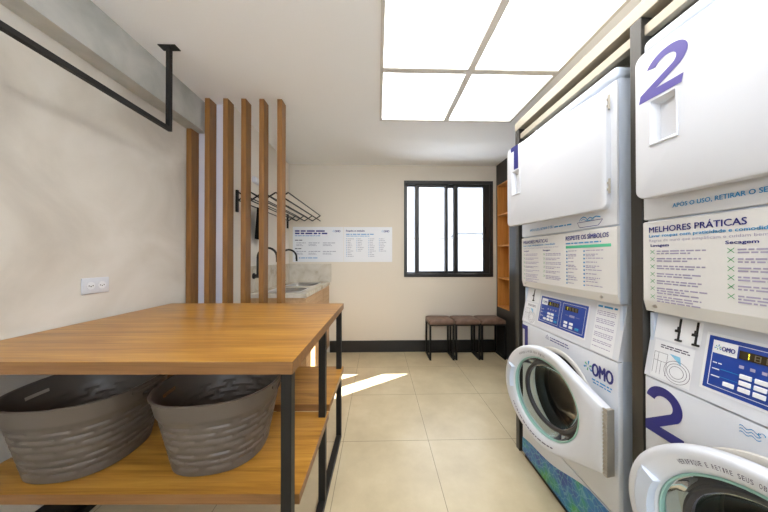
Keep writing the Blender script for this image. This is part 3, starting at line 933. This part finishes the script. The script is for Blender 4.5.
# ============================================================ SLATS
sl_lab = ['shortest wooden slat of the screen, against the concrete wall below the beam',
          'wooden slat of the screen just right of the concrete beam end, second from the wall',
          'third wooden slat of the screen counted from the concrete wall',
          'fourth wooden slat of the screen, with the black drying rack bracket showing on its left',
          'fifth wooden slat of the screen, last but one towards the room',
          'wooden slat at the free right end of the screen, beside the wall posters']
for i in range(6):
    x = -1.531 + .1435*i
    o = obj('wooden_slat', B(-.019, .019, -.043, .043, 0, 2.333 if i == 0 else 2.579, .001), M_slat)
    o.location = (x+.019, 2.073, 0)
    tag(o, sl_lab[i], 'wooden slat', 'vertical slats of the wooden screen')

# ============================================================ SINK CORNER
sc_ = thing('sink_cabinet', 'light wooden base cabinet in the far left corner under the marble worktop', 'cabinet', (-1.218, 2.345, 0))
bm = B(0, .535, 0, 1.105, .08, .925, .001)
obj('carcass', bm, M_cab, sc_)
obj('kickboard', B(0, .50, .02, 1.105, 0, .079), M_base, sc_)
for k in range(3):
    dd = obj('door', B(.5355, .55, .003+k*.367, .366+k*.367, .09, .918, .002), M_cab, sc_)
# worktop with two sink openings
Xw0, Xw1, Yw0, Yw1 = -1.218, -.662, 2.328, 3.453
sinks = [(-1.08, -.76, 2.42, 2.76), (-1.08, -.76, 2.96, 3.30)]
bm = bmesh.new()
ys = [Yw0, sinks[0][2], sinks[0][3], sinks[1][2], sinks[1][3], Yw1]
for k in range(5):
    if k in (1, 3):
        box(bm, Xw0, -1.08, ys[k], ys[k+1], .926, .966); box(bm, -.76, Xw1, ys[k], ys[k+1], .926, .966)
    else: box(bm, Xw0, Xw1, ys[k], ys[k+1], .926, .966)
ct = obj('marble_worktop', bm, M_marble)
tag(ct, 'pale veined marble worktop with two sink cutouts in the far left corner', 'worktop')
bm = B(-1.219, -1.204, 2.328, 3.437, .967, 1.215, .001)
tag(obj('marble_backsplash', bm, M_marble), 'pale marble backsplash along the side wall behind the taps', 'backsplash')
bm = B(-1.219, -.64, 3.438, 3.454, .967, 1.215, .001)
tag(obj('marble_backsplash', bm, M_marble), 'pale marble backsplash on the window wall under the left poster', 'backsplash')
for k, (x0, x1, y0, y1) in enumerate(sinks):
    t = thing('sink', ['stainless steel sink nearer the table, sunk in the marble worktop', 'stainless steel sink nearer the window wall, sunk in the marble worktop'][k], 'sink', ((x0+x1)/2, (y0+y1)/2, .966), 0, 'pair of steel sinks')
    hx, hy = (x1-x0)/2, (y1-y0)/2
    def rr(h1, h2, z, r=.04):
        P = []
        for (cx, cy, a0) in ((h1-r, h2-r, 0), (-h1+r, h2-r, PI/2), (-h1+r, -h2+r, PI), (h1-r, -h2+r, 1.5*PI)):
            for i in range(6):
                a = a0+PI/2*i/5; P.append((cx+r*math.cos(a), cy+r*math.sin(a), z))
        return P
    bm = loft(bmesh.new(), [rr(hx+.012, hy+.012, .0006, .012), rr(hx+.012, hy+.012, .003, .012), rr(hx-.002, hy-.002, .003), rr(hx-.006, hy-.006, -.002), rr(hx-.012, hy-.012, -.03), rr(hx-.014, hy-.014, -.035)], False, False)
    b = bmesh.new()
    bowl = loft(bm, [rr(hx-.014, hy-.014, -.0351), rr(hx-.02, hy-.02, -.036)], False, True)
    obj('bowl', bowl, M_steel, t, smooth=True)
    obj('drain', ring([(.03, 0), (.026, .003), (.012, .001), (.001, .001)], 0, 0, 24), M_blk, t)
    dr = [c for c in t.children if c.name.startswith('drain')][0]; dr.rotation_euler = (PI/2, 0, 0); dr.location = (0, 0, -.034)
for k, y in enumerate((2.45, 3.03)):
    t = thing('tap', ['black gooseneck wall tap seen between the wooden slats, nearer one', 'black gooseneck wall tap arching right of the last slat, before the poster'][k], 'tap', (-1.165, y, 1.13), 0, 'black gooseneck taps')
    pts = [(0, 0, -.02+.19*i/5) for i in range(6)] + [(.0935-.0935*math.cos(a), 0, .17+.0935*math.sin(a)) for a in [PI*i/12 for i in range(1, 12)]]
    pts += [(.187, 0, .150), (.187, 0, .125)]
    obj('spout', tube(bmesh.new(), pts, .011, 12), M_blk, t, smooth=True)
    obj('base', tube(bmesh.new(), [(-.0385, 0, -.01), (-.032, 0, -.01), (-.03, 0, -.01), (.0, 0, -.01), (.012, 0, -.01)], [.030, .030, .018, .018, .018], 16), M_blk, t, smooth=True)
    obj('lever', tube(bmesh.new(), [(0, -.005, -.012), (0, -.04, -.02), (0, -.07, -.018)], .008, 10), M_blk, t, smooth=True)
    t = thing('soap_valve', ['small black knob on the marble worktop by the nearer tap', 'small black knob on the marble worktop by the farther tap'][k], 'knob', (-1.13, y+.02, .9665), 0, 'small black knobs on the worktop')
    obj('stem', tube(bmesh.new(), [(0, 0, 0), (0, 0, .012), (0, 0, .013), (0, 0, .05)], [.018, .018, .008, .008], 14), M_blk, t, smooth=True)
    obj('cap', tube(bmesh.new(), [(0, 0, .0505), (0, 0, .062)], .014, 14), M_blk, t, smooth=True)

# wall drying rack: two scissor arms joined by rods
RX0, RX1, RZ = -1.200, -.775, 1.825
dk = thing('drying_rack', 'black extending scissor drying rack on the side wall above the taps', 'drying rack', (-1.219, 2.175, RZ))
NP = 4; L = (RX1-RX0)/NP; hz = .035
for y in (0, 1.20):
    obj('wall_bracket', B(0.0, .018, y-.012, y+.012, -.135, .055, .002), M_blk, dk)
    bm = bmesh.new()
    for k in range(NP):
        xa = .02 + k*L; xb = xa + L
        tube(bm, [(xa, y-.004, -hz), (xb, y-.004, hz)], .0065, 6); tube(bm, [(xa, y+.004, hz), (xb, y+.004, -hz)], .0065, 6)
    obj('scissor_arm', bm, M_blk, dk)
for k in range(NP+1):
    for zz in (hz, -hz):
        obj('rod', tube(bmesh.new(), [(.02+k*L, 0, zz), (.02+k*L, 1.20, zz)], .0055, 6), M_blk, dk)
# cloth hung over an inner rod
bm = bmesh.new()
cx0, ycl = .02+L*0, .27
A = []
for j in range(15):
    row = []
    for i in range(13):
        f = j/14; yy = ycl + (i/12-.5)*(.10+.09*f); zz = .0 - .31*f
        row.append(bm.verts.new((.030+.012*math.sin(i*1.3)*f + .0, yy, zz)))
    A.append(row)
for r0, r1 in zip(A, A[1:]):
    for i in range(12): bm.faces.new((r0[i], r0[i+1], r1[i+1], r1[i]))
bmesh.ops.solidify(bm, geom=bm.faces[:], thickness=.006)
o = obj('cloth', bm, M_cloth, smooth=True); o.location = (-1.219+.03, 2.20, RZ-hz-.006)
tag(o, 'black cloth hanging from the drying rack, seen between two slats', 'cloth')
t = thing('emergency_light', 'small white emergency light box high on the side wall, seen between slats', 'emergency light', (-1.219, 2.44, 2.03))
obj('housing', B(0, .035, 0, .12, 0, .055, .006, 3), M_white, t, smooth=True)
obj('lens', B(.0355, .040, .01, .11, .008, .047, .001), M_paper, t)

# ============================================================ POSTERS
def poster(x0, x1, label, kind):
    t = thing('wall_poster', label, 'poster', (x0, YB, 1.238), 0, 'white laundry posters on the window wall')
    w = x1-x0; h = .482
    obj('sheet', B(0, w, -.004, -.0005, 0, h), M_poster, t)
    F = lambda u, z: (u, -.0052, z)
    sb, sg_ = M_softblue, M_softgrey
    def add(name, m, fn_):
        bm = bmesh.new(); fn_(bm); obj(name, bm, m, t)
    if kind == 0:
        add('heading', M_navy, lambda bm: (words(bm, .03, .415, .43, .020, F), words(bm, .03, .382, .44, .020, F)))
        add('subheading', sb, lambda bm: words(bm, .03, .355, .35, .010, F))
        for zt, z in ((.293, .257), (.178, .140)):
            add('section_title', M_txtd, lambda bm: words(bm, .03, zt, .10, .011, F))
            for x, l in ((.05, .13), (.215, .16), (.41, .18)):
                add('small_print', sg_, lambda bm: (words(bm, x, z, l, .010, F), words(bm, x, z-.022, l*.6, .007, F), words(bm, x, z-.036, l*.7, .007, F)))
        add('footer', M_navy, lambda bm: splash(bm, .048, .055, .018, F, (0, 0)))
        add('footer', sb, lambda bm: words(bm, .085, .050, .26, .012, F))
    else:
        add('heading', M_navy, lambda bm: put_text(bm, 'Respeite os símbolos', .035, .410, .255, .032, F, .03))
        add('subheading', sb, lambda bm: (words(bm, .035, .375, .38, .013, F), words(bm, .035, .352, .32, .009, F)))
        for x in (.05, .19, .355, .50):
            n_ = 11 if x in (.05, .355) else 8
            add('symbol_column', sb, lambda bm: [quad(bm, x-.012, x-.004, .315-.024*k, .325-.024*k, F) for k in range(n_)])
            add('small_print', sg_, lambda bm: [words(bm, x+.006, .315-.024*k, .04+.05*random.random(), .007, F) for k in range(n_)])
    bm = bmesh.new(); omo_logo(bm, w-.145, .405, .105, .038, F, 0, 1, 1)
    obj('logo', bm, None, t, mats=[M_navy, sb])
M_softblue = mat('soft_blue_print', (110, 160, 205), .5); M_softgrey = mat('soft_grey_print', (160, 162, 176), .5)
poster(-1.167, -.478, 'left white laundry poster with two heading lines, over the marble backsplash', 0)
poster(-.474, .196, 'right white laundry poster headed Respeite os símbolos, beside the window', 1)

# ============================================================ HANGING RAIL
hr = thing('hanging_rail', 'black square metal garment rail hung from the ceiling by the left wall', 'garment rail', (-1.27, 0, 2.081))
s = .0115
obj('rail', B(-s, s, -.75, 1.5565, -s, s, .001), M_blk, hr)
for y in (1.545, -.736):
    p = obj('post', B(-s, s, y-s, y+s, s+.0003, .4925, .001), M_blk, hr)
    obj('ceiling_flange', B(-.052, .052, y-.023, y+.023, .493, .4985, .001), M_blk, p)

# ============================================================ SOCKET
so = thing('wall_socket', 'white double electrical socket on the concrete wall above the table', 'socket', (XL, 1.332, 1.106))
obj('plate', B(.0004, .010, 0, .13, 0, .085, .003, 3), M_white, so, smooth=True)
for k, y in enumerate((.038, .092)):
    bm = bmesh.new()
    q = tube(bm, [(.0102, y, .043), (.0118, y, .043)], .020, 24)
    o = obj('outlet', q, M_paper, so)
    bm = bmesh.new()
    for dy, dz in ((-.009, 0), (.009, 0), (0, -.004)): tube(bm, [(.0119, y+dy, .043+dz), (.0126, y+dy, .043+dz)], .0028, 8)
    obj('pin_hole', bm, M_rubber, o)
